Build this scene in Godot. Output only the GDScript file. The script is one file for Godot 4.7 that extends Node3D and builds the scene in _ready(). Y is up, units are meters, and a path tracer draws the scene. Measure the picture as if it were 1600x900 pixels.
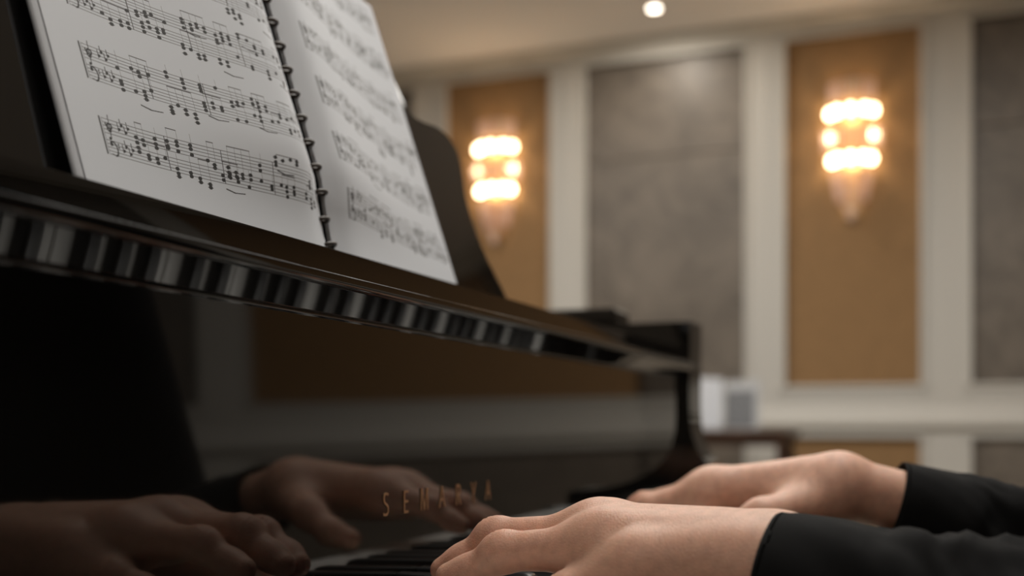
extends Node3D
# Grand piano in a panelled hall. The camera stands at the bass end of the keyboard, 0.836 m above the floor.
# World: x to the pianist, y up, the keyboard runs along -z. W(x, h, l) = x, height against the camera, distance along the keyboard.

const EYE := 0.836
const F_PX := 1720.0
const HORIZON := 665.0
var YAW := atan(690.0 / 1720.0)

var mats := {}
var taken := {}

func W(x: float, h: float, l: float) -> Vector3:
	return Vector3(x, EYE + h, -l)

# the point seen at pixel (px, py) that lies l metres along the keyboard direction
func P(px: float, py: float, l: float) -> Vector3:
	var u := (px - 800.0) / F_PX
	var v := (HORIZON - py) / F_PX
	var r := Vector3(u * cos(YAW) - sin(YAW), v, -u * sin(YAW) - cos(YAW))
	r = r * (l / -r.z)
	return Vector3(r.x, EYE + r.y, r.z)

func _ready() -> void:
	setup_view()
	make_materials()
	build_room()
	build_lights()
	build_piano()
	build_book()
	build_person()
	build_bench()
	build_console_table()

# ------------------------------------------------------------------ camera, light, exposure
func setup_view() -> void:
	var cam := Camera3D.new()
	cam.name = "camera"
	add_child(cam)
	cam.position = Vector3(0, EYE, 0)
	cam.rotation.y = YAW
	var at := CameraAttributesPhysical.new()
	at.frustum_focal_length = 35.0
	at.exposure_aperture = 3.8
	at.frustum_focus_distance = 0.58
	at.frustum_near = 0.05
	at.frustum_far = 100.0
	cam.attributes = at
	cam.projection = Camera3D.PROJECTION_FRUSTUM
	cam.near = 0.05
	cam.far = 100.0
	cam.size = 2.0 * 0.05 * 450.0 / F_PX
	cam.frustum_offset = Vector2(0, 0.05 * (HORIZON - 450.0) / F_PX)
	cam.current = true
	var env := Environment.new()
	env.background_mode = Environment.BG_COLOR
	env.background_color = Color(0, 0, 0)
	env.tonemap_mode = Environment.TONE_MAPPER_LINEAR
	env.tonemap_exposure = 1.0
	env.sdfgi_enabled = true
	env.ssao_enabled = true
	env.ssil_enabled = true
	var we := WorldEnvironment.new()
	we.name = "environment"
	we.environment = env
	add_child(we)

const SPOT_ENERGY := 0.72
const SCONCE_ENERGY := 0.035
const LIGHT := Color(1.0, 0.985, 0.955)

func light_panel(label: String, at: Vector3, w: float, d: float, energy: float) -> void:
	var field := thing("ceiling_light_panel", label, "ceiling light", at)
	mesh_node("diffuser", cbox(Vector3(w, 0.02, d), 0.004), mats.lamp_panel, field).position = Vector3(0, -0.011, 0)
	for s in [-1, 1]:
		mesh_node("frame", cbox(Vector3(0.05, 0.04, d + 0.1), 0.005), mats.cream, field).position = Vector3((w / 2 + 0.025) * s, -0.02, 0)
		mesh_node("frame", cbox(Vector3(w, 0.04, 0.05), 0.005), mats.cream, field).position = Vector3(0, -0.02, (d / 2 + 0.025) * s)
	var al := AreaLight3D.new()
	al.name = "ceiling_panel_glow"
	al.area_size = Vector2(w, d)
	al.light_energy = energy
	al.light_color = LIGHT
	al.area_range = 30.0
	al.area_attenuation = 2.0
	al.shadow_enabled = true
	add_child(al, true)
	al.position = at + Vector3(0, -0.03, 0)
	al.rotation.x = -PI / 2

func build_lights() -> void:
	# luminous ceiling fields, out of the frame
	light_panel("square luminous ceiling panel right above the keyboard", Vector3(0.08, CEIL, -1.45), 1.1, 1.5, 3.7)
	light_panel("long luminous ceiling panel between the piano and the panelled wall", Vector3(-1.6, CEIL, -3.4), 4.0, 1.4, 8.4)
	light_panel("luminous ceiling panel near the back wall of the room", Vector3(-0.7, CEIL, 1.5), 1.6, 1.2, 1.3)
	# recessed downlight washing the grey panel
	var spots := [[-1.44, -5.57, "small bright recessed downlight in ceiling above the grey wall panel"]]
	for s in spots:
		var d := thing("ceiling_downlight", s[2], "downlight", Vector3(s[0], CEIL, s[1]))
		mesh_node("trim_ring", lathe([[0.030, 0.0], [0.030, -0.004], [0.038, -0.008], [0.048, -0.006], [0.050, 0.0]], 32), mats.cream, d)
		mesh_node("lamp_lens", lathe([[0.0, -0.004], [0.015, -0.004], [0.030, -0.003], [0.031, -0.0005]], 24), mats.lamp_spot, d)
		var sp := AreaLight3D.new()
		sp.name = "downlight_beam"
		add_child(sp, true)
		sp.position = Vector3(s[0], CEIL - 0.012, s[1])
		sp.rotation.x = -PI / 2
		sp.area_size = Vector2(0.05, 0.05)
		sp.area_range = 30.0
		sp.area_attenuation = 2.0
		sp.light_energy = SPOT_ENERGY
		sp.light_color = Color(1.0, 0.96, 0.90)
		sp.shadow_enabled = true

# ------------------------------------------------------------------ helpers
func numbered(called: String) -> String:
	if not taken.has(called):
		taken[called] = 0
		return called
	taken[called] += 1
	return "%s_%03d" % [called, taken[called]]

func thing(called: String, label: String, category: String, at := Vector3.ZERO, turn := 0.0) -> Node3D:
	var o := Node3D.new()
	o.name = numbered(called)
	add_child(o)
	o.position = at
	o.rotation.y = turn
	o.set_meta("label", label)
	o.set_meta("category", category)
	return o

func structure(called: String, label: String, at := Vector3.ZERO, turn := 0.0) -> Node3D:
	var o := Node3D.new()
	o.name = called
	add_child(o)
	o.position = at
	o.rotation.y = turn
	o.set_meta("label", label)
	o.set_meta("category", called.split("_")[0])
	o.set_meta("kind", "structure")
	return o

func mesh_node(called: String, m: Mesh, mat: Material, parent: Node) -> MeshInstance3D:
	var o := MeshInstance3D.new()
	o.name = called
	o.mesh = m
	o.material_override = mat
	parent.add_child(o, true)
	return o

func tri(st: SurfaceTool, a: Vector3, b: Vector3, c: Vector3) -> void:
	st.add_vertex(a); st.add_vertex(b); st.add_vertex(c)

func quad(st: SurfaceTool, a: Vector3, b: Vector3, c: Vector3, d: Vector3) -> void:
	tri(st, a, b, c); tri(st, a, c, d)

# a box with chamfered edges
func cbox(size: Vector3, bevel: float) -> ArrayMesh:
	var st := SurfaceTool.new()
	st.begin(Mesh.PRIMITIVE_TRIANGLES)
	st.set_smooth_group(-1)
	var h := size / 2
	var b := minf(bevel, minf(h.x, minf(h.y, h.z)) * 0.49)
	var ax := [Vector3(1, 0, 0), Vector3(0, 1, 0), Vector3(0, 0, 1)]
	# corner(sx, sy, sz, axis): the corner's point that lies on the face across that axis
	var corner := func(s: Vector3, axis: int) -> Vector3:
		var v := Vector3(s.x * (h.x - b), s.y * (h.y - b), s.z * (h.z - b))
		v[axis] = s[axis] * h[axis]
		return v
	for a in 3:
		var u := (a + 1) % 3
		var w := (a + 2) % 3
		for s in [-1.0, 1.0]:
			var c := []
			for k in [[-1.0, -1.0], [1.0, -1.0], [1.0, 1.0], [-1.0, 1.0]]:
				var sg := Vector3.ZERO
				sg[a] = s; sg[u] = k[0]; sg[w] = k[1]
				c.append(corner.call(sg, a))
			out_quad(st, c[0], c[1], c[2], c[3])
		# edges along axis a
		for su in [-1.0, 1.0]:
			for sw in [-1.0, 1.0]:
				var lo := Vector3.ZERO
				lo[a] = -1.0; lo[u] = su; lo[w] = sw
				var hi := lo
				hi[a] = 1.0
				out_quad(st, corner.call(lo, u), corner.call(hi, u), corner.call(hi, w), corner.call(lo, w))
	for sx in [-1.0, 1.0]:
		for sy in [-1.0, 1.0]:
			for sz in [-1.0, 1.0]:
				var s := Vector3(sx, sy, sz)
				out_tri(st, corner.call(s, 0), corner.call(s, 1), corner.call(s, 2))
	st.generate_normals()
	return st.commit()

# winding so that the face looks away from the origin
func out_tri(st: SurfaceTool, a: Vector3, b: Vector3, c: Vector3) -> void:
	if (b - a).cross(c - a).dot(a + b + c) > 0.0:
		tri(st, a, c, b)
	else:
		tri(st, a, b, c)

func out_quad(st: SurfaceTool, a: Vector3, b: Vector3, c: Vector3, d: Vector3) -> void:
	if (b - a).cross(c - a).dot(a + b + c + d) > 0.0:
		quad(st, a, d, c, b)
	else:
		quad(st, a, b, c, d)

func box(called: String, lo: Vector3, hi: Vector3, mat: Material, parent: Node, bevel := 0.002) -> MeshInstance3D:
	var o := mesh_node(called, cbox((hi - lo).abs(), bevel), mat, parent)
	o.position = (lo + hi) / 2
	return o

# rings of points -> skin with smooth normals; closed round each ring when loop is true
func skin(rings: Array, loop: bool, cap_ends := false, uvs := []) -> ArrayMesh:
	var n: int = rings[0].size()
	var pos := PackedVector3Array()
	var uv := PackedVector2Array()
	for r in rings.size():
		for k in n:
			pos.append(rings[r][k])
			uv.append(uvs[r][k] if uvs else Vector2(float(k) / n, float(r) / rings.size()))
	var idx := PackedInt32Array()
	for r in rings.size() - 1:
		for k in (n if loop else n - 1):
			var a := r * n + k
			var b := r * n + (k + 1) % n
			var c := a + n
			var d := b + n
			idx.append_array(PackedInt32Array([a, b, d, a, d, c]))
	if cap_ends:
		for e in [0, rings.size() - 1]:
			var mid := Vector3.ZERO
			for k in n:
				mid += rings[e][k]
			pos.append(mid / n)
			uv.append(Vector2.ZERO)
			var m := pos.size() - 1
			for k in n:
				var a: int = e * n + k
				var b: int = e * n + (k + 1) % n
				idx.append_array(PackedInt32Array([m, b, a] if e == 0 else [m, a, b]))
	return smooth_mesh(pos, idx, uv)

func smooth_mesh(pos: PackedVector3Array, idx: PackedInt32Array, uv := PackedVector2Array()) -> ArrayMesh:
	var nrm := PackedVector3Array()
	nrm.resize(pos.size())
	for t in range(0, idx.size(), 3):
		var a := pos[idx[t]]
		var fn := (pos[idx[t + 2]] - a).cross(pos[idx[t + 1]] - a)
		nrm[idx[t]] += fn
		nrm[idx[t + 1]] += fn
		nrm[idx[t + 2]] += fn
	for i in nrm.size():
		nrm[i] = nrm[i].normalized() if nrm[i].length_squared() > 0.0 else Vector3.UP
	var arr := []
	arr.resize(Mesh.ARRAY_MAX)
	arr[Mesh.ARRAY_VERTEX] = pos
	arr[Mesh.ARRAY_NORMAL] = nrm
	if uv.size():
		arr[Mesh.ARRAY_TEX_UV] = uv
	arr[Mesh.ARRAY_INDEX] = idx
	var m := ArrayMesh.new()
	m.add_surface_from_arrays(Mesh.PRIMITIVE_TRIANGLES, arr)
	return m

# profile [[radius, y], ...] turned round the y axis
func lathe(profile: Array, sides := 24) -> ArrayMesh:
	var rings := []
	for p in profile:
		var ring := []
		for k in sides:
			var a := TAU * k / sides
			ring.append(Vector3(cos(a) * p[0], p[1], sin(a) * p[0]))
		rings.append(ring)
	return skin(rings, true)

# closed outline in (x, y) drawn out along z from z0 to z1; normals smooth where the outline turns by less than 40 degrees
func extrude(outline: PackedVector2Array, z0: float, z1: float) -> ArrayMesh:
	if not Geometry2D.is_polygon_clockwise(outline):
		outline = outline.duplicate()
		outline.reverse()
	var n := outline.size()
	var pos := PackedVector3Array()
	var nrm := PackedVector3Array()
	var idx := PackedInt32Array()
	var face := []
	for k in n:
		var e := (outline[(k + 1) % n] - outline[k]).normalized()
		face.append(Vector2(-e.y, e.x))
	for k in n:
		var j := (k + 1) % n
		var na: Vector2 = face[k]
		var nb: Vector2 = face[k]
		var prev: Vector2 = face[(k + n - 1) % n]
		var next: Vector2 = face[j]
		if prev.dot(na) > 0.76: na = (prev + face[k]).normalized()
		if next.dot(nb) > 0.76: nb = (next + face[k]).normalized()
		var s := pos.size()
		pos.append_array(PackedVector3Array([Vector3(outline[k].x, outline[k].y, z0), Vector3(outline[j].x, outline[j].y, z0), Vector3(outline[j].x, outline[j].y, z1), Vector3(outline[k].x, outline[k].y, z1)]))
		nrm.append_array(PackedVector3Array([Vector3(na.x, na.y, 0), Vector3(nb.x, nb.y, 0), Vector3(nb.x, nb.y, 0), Vector3(na.x, na.y, 0)]))
		var fn := (pos[s + 2] - pos[s]).cross(pos[s + 1] - pos[s])
		if fn.dot(Vector3(face[k].x, face[k].y, 0)) > 0:
			idx.append_array(PackedInt32Array([s, s + 1, s + 2, s, s + 2, s + 3]))
		else:
			idx.append_array(PackedInt32Array([s, s + 2, s + 1, s, s + 3, s + 2]))
	var caps := Geometry2D.triangulate_polygon(outline)
	for e in [[z0, -signf(z1 - z0)], [z1, signf(z1 - z0)]]:
		var s := pos.size()
		for v in outline:
			pos.append(Vector3(v.x, v.y, e[0]))
			nrm.append(Vector3(0, 0, e[1]))
		for t in range(0, caps.size(), 3):
			var a := s + caps[t]
			var b := s + caps[t + 1]
			var c := s + caps[t + 2]
			if (pos[c] - pos[a]).cross(pos[b] - pos[a]).z * e[1] > 0:
				idx.append_array(PackedInt32Array([a, b, c]))
			else:
				idx.append_array(PackedInt32Array([a, c, b]))
	var arr := []
	arr.resize(Mesh.ARRAY_MAX)
	arr[Mesh.ARRAY_VERTEX] = pos
	arr[Mesh.ARRAY_NORMAL] = nrm
	arr[Mesh.ARRAY_INDEX] = idx
	var m := ArrayMesh.new()
	m.add_surface_from_arrays(Mesh.PRIMITIVE_TRIANGLES, arr)
	return m

func spline(pts: Array, steps: int) -> Array:
	var out := []
	var n := pts.size()
	for i in n - 1:
		for k in steps:
			var t := float(k) / steps
			var a = pts[maxi(i - 1, 0)]
			var b = pts[i]
			var c = pts[i + 1]
			var d = pts[mini(i + 2, n - 1)]
			out.append(0.5 * ((2.0 * b) + (c - a) * t + (2.0 * a - 5.0 * b + 4.0 * c - d) * t * t + (3.0 * b - a - 3.0 * c + d) * t * t * t))
	out.append(pts[n - 1])
	return out

# a round tube through points
func tube(points: Array, radius: float, sides := 8, closed_ends := true) -> ArrayMesh:
	var rings := []
	for i in points.size():
		var d: Vector3 = (points[mini(i + 1, points.size() - 1)] - points[maxi(i - 1, 0)]).normalized()
		var s := d.cross(Vector3.UP if absf(d.y) < 0.9 else Vector3.RIGHT).normalized()
		var u := s.cross(d)
		var ring := []
		for k in sides:
			var a := TAU * k / sides
			ring.append(points[i] + (s * cos(a) + u * sin(a)) * radius)
		rings.append(ring)
	return skin(rings, true, closed_ends)

# ------------------------------------------------------------------ materials
func std(c: Color, rough: float, metal := 0.0) -> StandardMaterial3D:
	var m := StandardMaterial3D.new()
	m.albedo_color = c.linear_to_srgb()   # colours below are linear, as measured reflectances are
	m.roughness = rough
	m.metallic = metal
	return m

func noise_tex(freq: float, octaves: int, lo: Color, hi: Color, size := 512, sd := 1, kind := FastNoiseLite.TYPE_SIMPLEX_SMOOTH) -> NoiseTexture2D:
	var n := FastNoiseLite.new()
	n.noise_type = kind
	n.seed = sd
	n.frequency = freq
	n.fractal_octaves = octaves
	var t := NoiseTexture2D.new()
	t.width = size
	t.height = size
	t.seamless = true
	t.noise = n
	var g := Gradient.new()
	g.set_color(0, lo)
	g.set_color(1, hi)
	t.color_ramp = g
	return t

func mottled(c: Color, rough: float, freq: float, spread: float, scale: float, sd: int) -> StandardMaterial3D:
	var m := std(c, rough)
	m.albedo_texture = noise_tex(freq, 4, Color(1 - spread, 1 - spread, 1 - spread), Color.WHITE, 512, sd)
	m.uv1_triplanar = true
	m.uv1_world_triplanar = true
	m.uv1_scale = Vector3.ONE * scale
	return m

func relief(m: StandardMaterial3D, tex: Texture2D, cm: float) -> void:
	m.heightmap_enabled = true
	m.heightmap_texture = tex
	m.heightmap_scale = cm

func make_materials() -> void:
	mats.cream = std(Color(0.575, 0.555, 0.515), 0.55)
	mats.ceiling = std(Color(0.88, 0.87, 0.87), 0.9)
	mats.gold = mottled(Color(0.325, 0.187, 0.08), 0.8, 0.03, 0.10, 0.9, 3)
	mats.taupe = std(Color(0.212, 0.178, 0.145), 0.45)
	mats.taupe.albedo_texture = ImageTexture.create_from_image(veined())
	mats.taupe.uv1_triplanar = true
	mats.taupe.uv1_world_triplanar = true
	mats.taupe.uv1_scale = Vector3.ONE * 0.3
	mats.carpet = mottled(Color(0.42, 0.36, 0.29), 1.0, 0.05, 0.4, 0.8, 7)
	mats.back_wall = mottled(Color(0.58, 0.50, 0.41), 0.8, 0.02, 0.1, 0.5, 9)
	mats.lacquer = std(Color(0.006, 0.0055, 0.005), 0.04)
	mats.lacquer.metallic_specular = 0.56
	mats.satin_black = std(Color(0.010, 0.009, 0.009), 0.25)
	mats.ivory = std(Color(0.80, 0.79, 0.76), 0.25)
	mats.ebony = std(Color(0.010, 0.010, 0.011), 0.32)
	mats.brass = std(Color(0.55, 0.34, 0.15), 0.35, 1.0)
	mats.lettering = std(Color(0.50, 0.30, 0.17), 0.5, 0.7)
	mats.felt = std(Color(0.18, 0.02, 0.02), 0.95)
	mats.paper = std(Color(0.73, 0.755, 0.80), 0.75)
	mats.coil = std(Color(0.05, 0.035, 0.025), 0.4)
	mats.walnut = mottled(Color(0.09, 0.04, 0.022), 0.35, 0.02, 0.4, 1.5, 11)
	mats.leather = mottled(Color(0.015, 0.014, 0.013), 0.45, 0.06, 0.3, 4.0, 13)
	var suit := mottled(Color(0.0165, 0.0163, 0.0168), 0.85, 0.25, 0.45, 14.0, 15)
	suit.rim_enabled = true
	suit.rim = 0.08
	suit.rim_tint = 0.3
	relief(suit, noise_tex(0.3, 2, Color.BLACK, Color.WHITE, 512, 16), 0.02)
	suit.metallic_specular = 0.2
	mats.suit = suit
	mats.shirt = std(Color(0.7, 0.7, 0.7), 0.8)
	var sk := mottled(Color(0.76, 0.44, 0.315), 0.48, 0.02, 0.14, 11.0, 17)
	sk.subsurf_scatter_enabled = true
	sk.subsurf_scatter_strength = 0.3
	sk.metallic_specular = 0.4
	relief(sk, noise_tex(0.16, 3, Color.BLACK, Color.WHITE, 512, 18, FastNoiseLite.TYPE_CELLULAR), 0.03)
	mats.skin = sk
	mats.nail = std(Color(0.62, 0.40, 0.32), 0.25)
	mats.hair = std(Color(0.012, 0.009, 0.007), 0.5)
	mats.shoe = std(Color(0.008, 0.008, 0.008), 0.2)
	mats.eye = std(Color(0.75, 0.72, 0.68), 0.15)
	mats.pupil = std(Color(0.01, 0.008, 0.006), 0.1)
	var crystal := std(Color(0.80, 0.62, 0.55), 0.3)
	crystal.transparency = BaseMaterial3D.TRANSPARENCY_ALPHA
	crystal.albedo_color.a = 0.6
	mats.crystal = crystal
	mats.lamp_bulb = glow(Color(1.0, 0.88, 0.70), 14.0)
	mats.lamp_spot = glow(Color(1.0, 0.94, 0.86), 12.0)
	mats.lamp_panel = glow(Color(1.0, 0.965, 0.92), 1.2)
	mats.leaf_white = std(Color(0.74, 0.77, 0.83), 0.7)
	mats.leaf_page = std(Color(0.50, 0.51, 0.53), 0.7)
	mats.leaf_print = mottled(Color(0.30, 0.31, 0.33), 0.5, 0.012, 0.35, 6.0, 19)

# stone-like print of the grey panels: clouds with paler and darker veins that cross on the slant
func veined() -> Image:
	var n := FastNoiseLite.new()
	n.seed = 21
	n.frequency = 1.0
	n.fractal_octaves = 3
	var im := Image.create(512, 512, false, Image.FORMAT_RGB8)
	for y in 512:
		for x in 512:
			var u := x / 512.0 * 3.33
			var v := y / 512.0 * 3.33
			var cloud := n.get_noise_2d(u * 1.6, v * 1.6)
			var wob := n.get_noise_2d(u * 2.0 + 40.0, v * 2.0) * 0.25
			var a := 1.0 - minf(1.0, absf(n.get_noise_2d((u + v + wob) * 3.4, (u - v) * 0.5 + 9.0)) * 5.0)
			var b := 1.0 - minf(1.0, absf(n.get_noise_2d((u - v + wob) * 3.4 + 17.0, (u + v) * 0.5)) * 5.0)
			var g := clampf(0.90 + cloud * 0.10 + a * 0.07 - b * 0.09, 0.0, 1.0)
			im.set_pixel(x, y, Color(g, g, g))
	return im

func glow(c: Color, energy: float) -> StandardMaterial3D:
	var m := std(Color(0.8, 0.8, 0.8), 0.5)
	m.emission_enabled = true
	m.emission = c
	m.emission_energy_multiplier = energy
	return m

# ------------------------------------------------------------------ the hall
const CEIL := 3.0
const UP_LO := 1.037
const UP_HI := 2.895
const DADO_HI := 0.85
const LOW_HI := 0.786

# a panelled wall in its own axes: x along it, z towards the room. panels: [x0, x1, material]
func panelled_wall(called: String, label: String, at: Vector3, turn: float, x0: float, x1: float, panels: Array) -> void:
	var w := structure(called, label, at, turn)
	box("wall_body", Vector3(x0, 0, -0.25), Vector3(x1, CEIL, -0.05), mats.cream, w)
	var edges := [x0]
	for p in panels:
		edges.append(p[0])
		edges.append(p[1])
	edges.append(x1)
	for k in range(0, edges.size(), 2):
		if edges[k + 1] - edges[k] > 0.005:
			box("stile", Vector3(edges[k], 0, -0.05), Vector3(edges[k + 1], CEIL, 0), mats.cream, w, 0.004)
	for p in panels:
		var a: float = p[0]
		var b: float = p[1]
		box("top_rail", Vector3(a, UP_HI, -0.05), Vector3(b, CEIL, 0), mats.cream, w, 0.004)
		box("middle_rail", Vector3(a, LOW_HI, -0.05), Vector3(b, UP_LO, 0), mats.cream, w, 0.004)
		box("bottom_rail", Vector3(a, 0, -0.05), Vector3(b, 0.22, 0), mats.cream, w, 0.004)
		var m: Material = p[2]
		if m == mats.taupe:
			box("grey_panel", Vector3(a, UP_LO, -0.05), Vector3(b, 2.343, -0.028), m, w, 0.003)
			box("grey_panel", Vector3(a, 2.347, -0.05), Vector3(b, UP_HI, -0.028), m, w, 0.003)
		else:
			box("gold_panel", Vector3(a, UP_LO, -0.05), Vector3(b, UP_HI, -0.028), m, w, 0.003)
		var low: Material = p[3] if p.size() > 3 else m
		box("grey_panel" if low == mats.taupe else "gold_panel", Vector3(a, 0.22, -0.05), Vector3(b, LOW_HI, -0.028), low, w, 0.003)
		for r in [[UP_LO, UP_HI], [0.22, LOW_HI]]:
			for y in r:
				box("panel_moulding", Vector3(a - 0.03, y - 0.012, 0), Vector3(b + 0.03, y + 0.012, 0.014), mats.cream, w, 0.005)
			for x in [a, b]:
				if x == x0 or x == x1:
					continue
				box("panel_moulding", Vector3(x - 0.012, r[0] + 0.012, 0), Vector3(x + 0.012, r[1] - 0.012, 0.014), mats.cream, w, 0.005)
	# dado cap: one profile along the wall
	var cap := extrude(PackedVector2Array([Vector2(0, 0.812), Vector2(0.012, 0.815), Vector2(0.022, 0.826), Vector2(0.034, 0.832), Vector2(0.038, 0.845), Vector2(0.034, 0.858), Vector2(0.02, 0.866), Vector2(0.014, 0.90), Vector2(0.006, 0.93), Vector2(0, 0.935)]), x0, x1)
	along(mesh_node("dado_rail", cap, mats.cream, w))
	var crown := extrude(PackedVector2Array([Vector2(0, 2.925), Vector2(0.01, 2.93), Vector2(0.018, 2.95), Vector2(0.04, 2.968), Vector2(0.06, 2.975), Vector2(0.065, 3.0), Vector2(0, 3.0)]), x0, x1)
	along(mesh_node("crown_moulding", crown, mats.cream, w))
	var base := extrude(PackedVector2Array([Vector2(0, 0), Vector2(0.02, 0), Vector2(0.02, 0.11), Vector2(0.012, 0.13), Vector2(0.006, 0.14), Vector2(0, 0.14)]), x0, x1)
	along(mesh_node("baseboard", base, mats.cream, w))

# profiles are drawn in (out from the wall, y) and along z; turn them to lie along x
func along(o: MeshInstance3D) -> void:
	o.basis = Basis(Vector3(0, 0, 1), Vector3(0, 1, 0), Vector3(1, 0, 0))

func build_room() -> void:
	var fl := structure("floor", "dark brown carpeted floor under the grand piano")
	box("floor_slab", Vector3(-7, -0.2, -7.5), Vector3(6, 0, 4), mats.carpet, fl)
	var ce := structure("ceiling", "warm white plaster ceiling above the panelled walls")
	box("ceiling_slab", Vector3(-7, CEIL, -7.5), Vector3(6, CEIL + 0.2, 4), mats.ceiling, ce)
	var far := [[-6.0, -5.2, mats.taupe], [-4.99, -4.30, mats.gold], [-4.06, -3.04, mats.taupe], [-2.836, -2.16, mats.gold], [-1.958, -1.039, mats.taupe], [-0.843, -0.146, mats.gold], [0.075, 1.0, mats.taupe]]
	panelled_wall("wall_far", "cream panelled wall with gold and grey inset panels behind the piano", Vector3(0, 0, -6.0), 0.0, -6.4, 1.0, far)
	var dir := Vector2(1.47, 1.62)
	var turn := -atan2(dir.y, dir.x)
	panelled_wall("wall_corner", "canted panelled corner wall mirrored in the black fallboard", Vector3(1.0, 0, -6.0), turn, 0.0, 5.4, [[0.0, 2.19, mats.gold, mats.taupe], [2.42, 3.4, mats.taupe], [3.62, 4.4, mats.gold]])
	var wl := structure("wall_left", "plain beige side wall behind the piano tail")
	box("wall_body", Vector3(-6.6, 0, -6.2), Vector3(-6.4, CEIL, 3.6), mats.back_wall, wl)
	var wr := structure("wall_right", "plain beige side wall behind the pianist")
	box("wall_body", Vector3(4.6, 0, -3.0), Vector3(4.8, CEIL, 3.6), mats.back_wall, wr)
	var wb := structure("wall_back", "plain beige wall at the bass end of the room")
	box("wall_body", Vector3(-6.6, 0, 3.4), Vector3(4.8, CEIL, 3.6), mats.back_wall, wb)
	build_sconce(Vector3(-0.494, 0, -6.0), "glowing tiered crystal wall sconce on gold panel between two grey panels")
	build_sconce(Vector3(-2.51, 0, -6.0), "glowing tiered crystal wall sconce on gold panel beside the music desk")

func build_sconce(at: Vector3, label: String) -> void:
	var s := thing("wall_sconce", label, "wall sconce", Vector3(at.x, 1.95, at.z - 0.028))
	s.set_meta("group", "crystal wall sconces")
	# heights against 1.95 m; measured on the photograph
	box("backplate", Vector3(-0.045, -0.02, 0), Vector3(0.045, 0.70, 0.014), mats.brass, s, 0.004)
	for t in [[0.575, 0.105], [0.43, 0.135], [0.32, 0.13], [0.20, 0.10]]:
		var pts := []
		for k in 17:
			var a := PI * k / 16
			pts.append(Vector3(cos(a) * t[1], t[0], 0.01 + sin(a) * t[1] * 0.8))
		mesh_node("brass_tier", tube(pts, 0.005, 6), mats.brass, s)
	var rod := func(y0: float, y1: float, r0: float, r1: float, n: int) -> void:
		for k in n:
			var a := PI * (k + 0.5) / n
			var p0 := Vector3(cos(a) * r0, y0, 0.01 + sin(a) * r0 * 0.8)
			var p1 := Vector3(cos(a) * r1, y1, 0.01 + sin(a) * r1 * 0.8)
			mesh_node("crystal_rod", tube([p0, p0.lerp(p1, 0.12), p0.lerp(p1, 0.88), p1], 0.009, 6), mats.crystal, s)
	rod.call(0.578, 0.675, 0.108, 0.112, 11)
	rod.call(0.21, 0.06, 0.10, 0.072, 9)
	rod.call(0.325, 0.425, 0.138, 0.145, 13)
	mesh_node("finial", lathe([[0.0, -0.05], [0.012, -0.045], [0.022, -0.025], [0.016, -0.005], [0.03, 0.01], [0.055, 0.03], [0.06, 0.04]], 16), mats.crystal, s).position = Vector3(0, 0, 0.06)
	var bulb := lathe([[0.0, -0.026], [0.010, -0.022], [0.018, -0.010], [0.020, 0.002], [0.016, 0.016], [0.008, 0.026], [0.0, 0.030]], 14)
	var rows := [[0.52, 0.115, 5], [0.39, 0.12, 2], [0.272, 0.105, 5]]
	for r in rows:
		for k in r[2]:
			var a: float = PI * (k + 0.5) / r[2] if r[2] > 2 else PI * (0.12 + 0.72 * k)
			mesh_node("lamp_bulb", bulb, mats.lamp_bulb, s).position = Vector3(cos(a) * r[1], r[0], 0.012 + sin(a) * r[1] * 0.75)
	for y in [0.52, 0.272]:
		var o := OmniLight3D.new()
		o.name = "sconce_glow"
		add_child(o, true)
		o.position = s.position + Vector3(0, y, 0.012 + (0.115 if y > 0.4 else 0.105) * 0.75)
		o.light_energy = SCONCE_ENERGY
		o.light_color = Color(1.0, 0.87, 0.72)
		o.light_size = 0.02
		o.omni_range = 20.0
		o.omni_attenuation = 2.0
		o.shadow_enabled = true

# ------------------------------------------------------------------ the piano
const KEY_H := -0.097      # top of the white keys against the camera
const MID := 0.635         # middle of the keyboard
const FB_TOP := -0.310     # fallboard face, x at its top
const LEAN := 0.020        # the face leans back by this slope

func face_x(h: float) -> float:
	return FB_TOP + (0.058 - h) * LEAN

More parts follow.
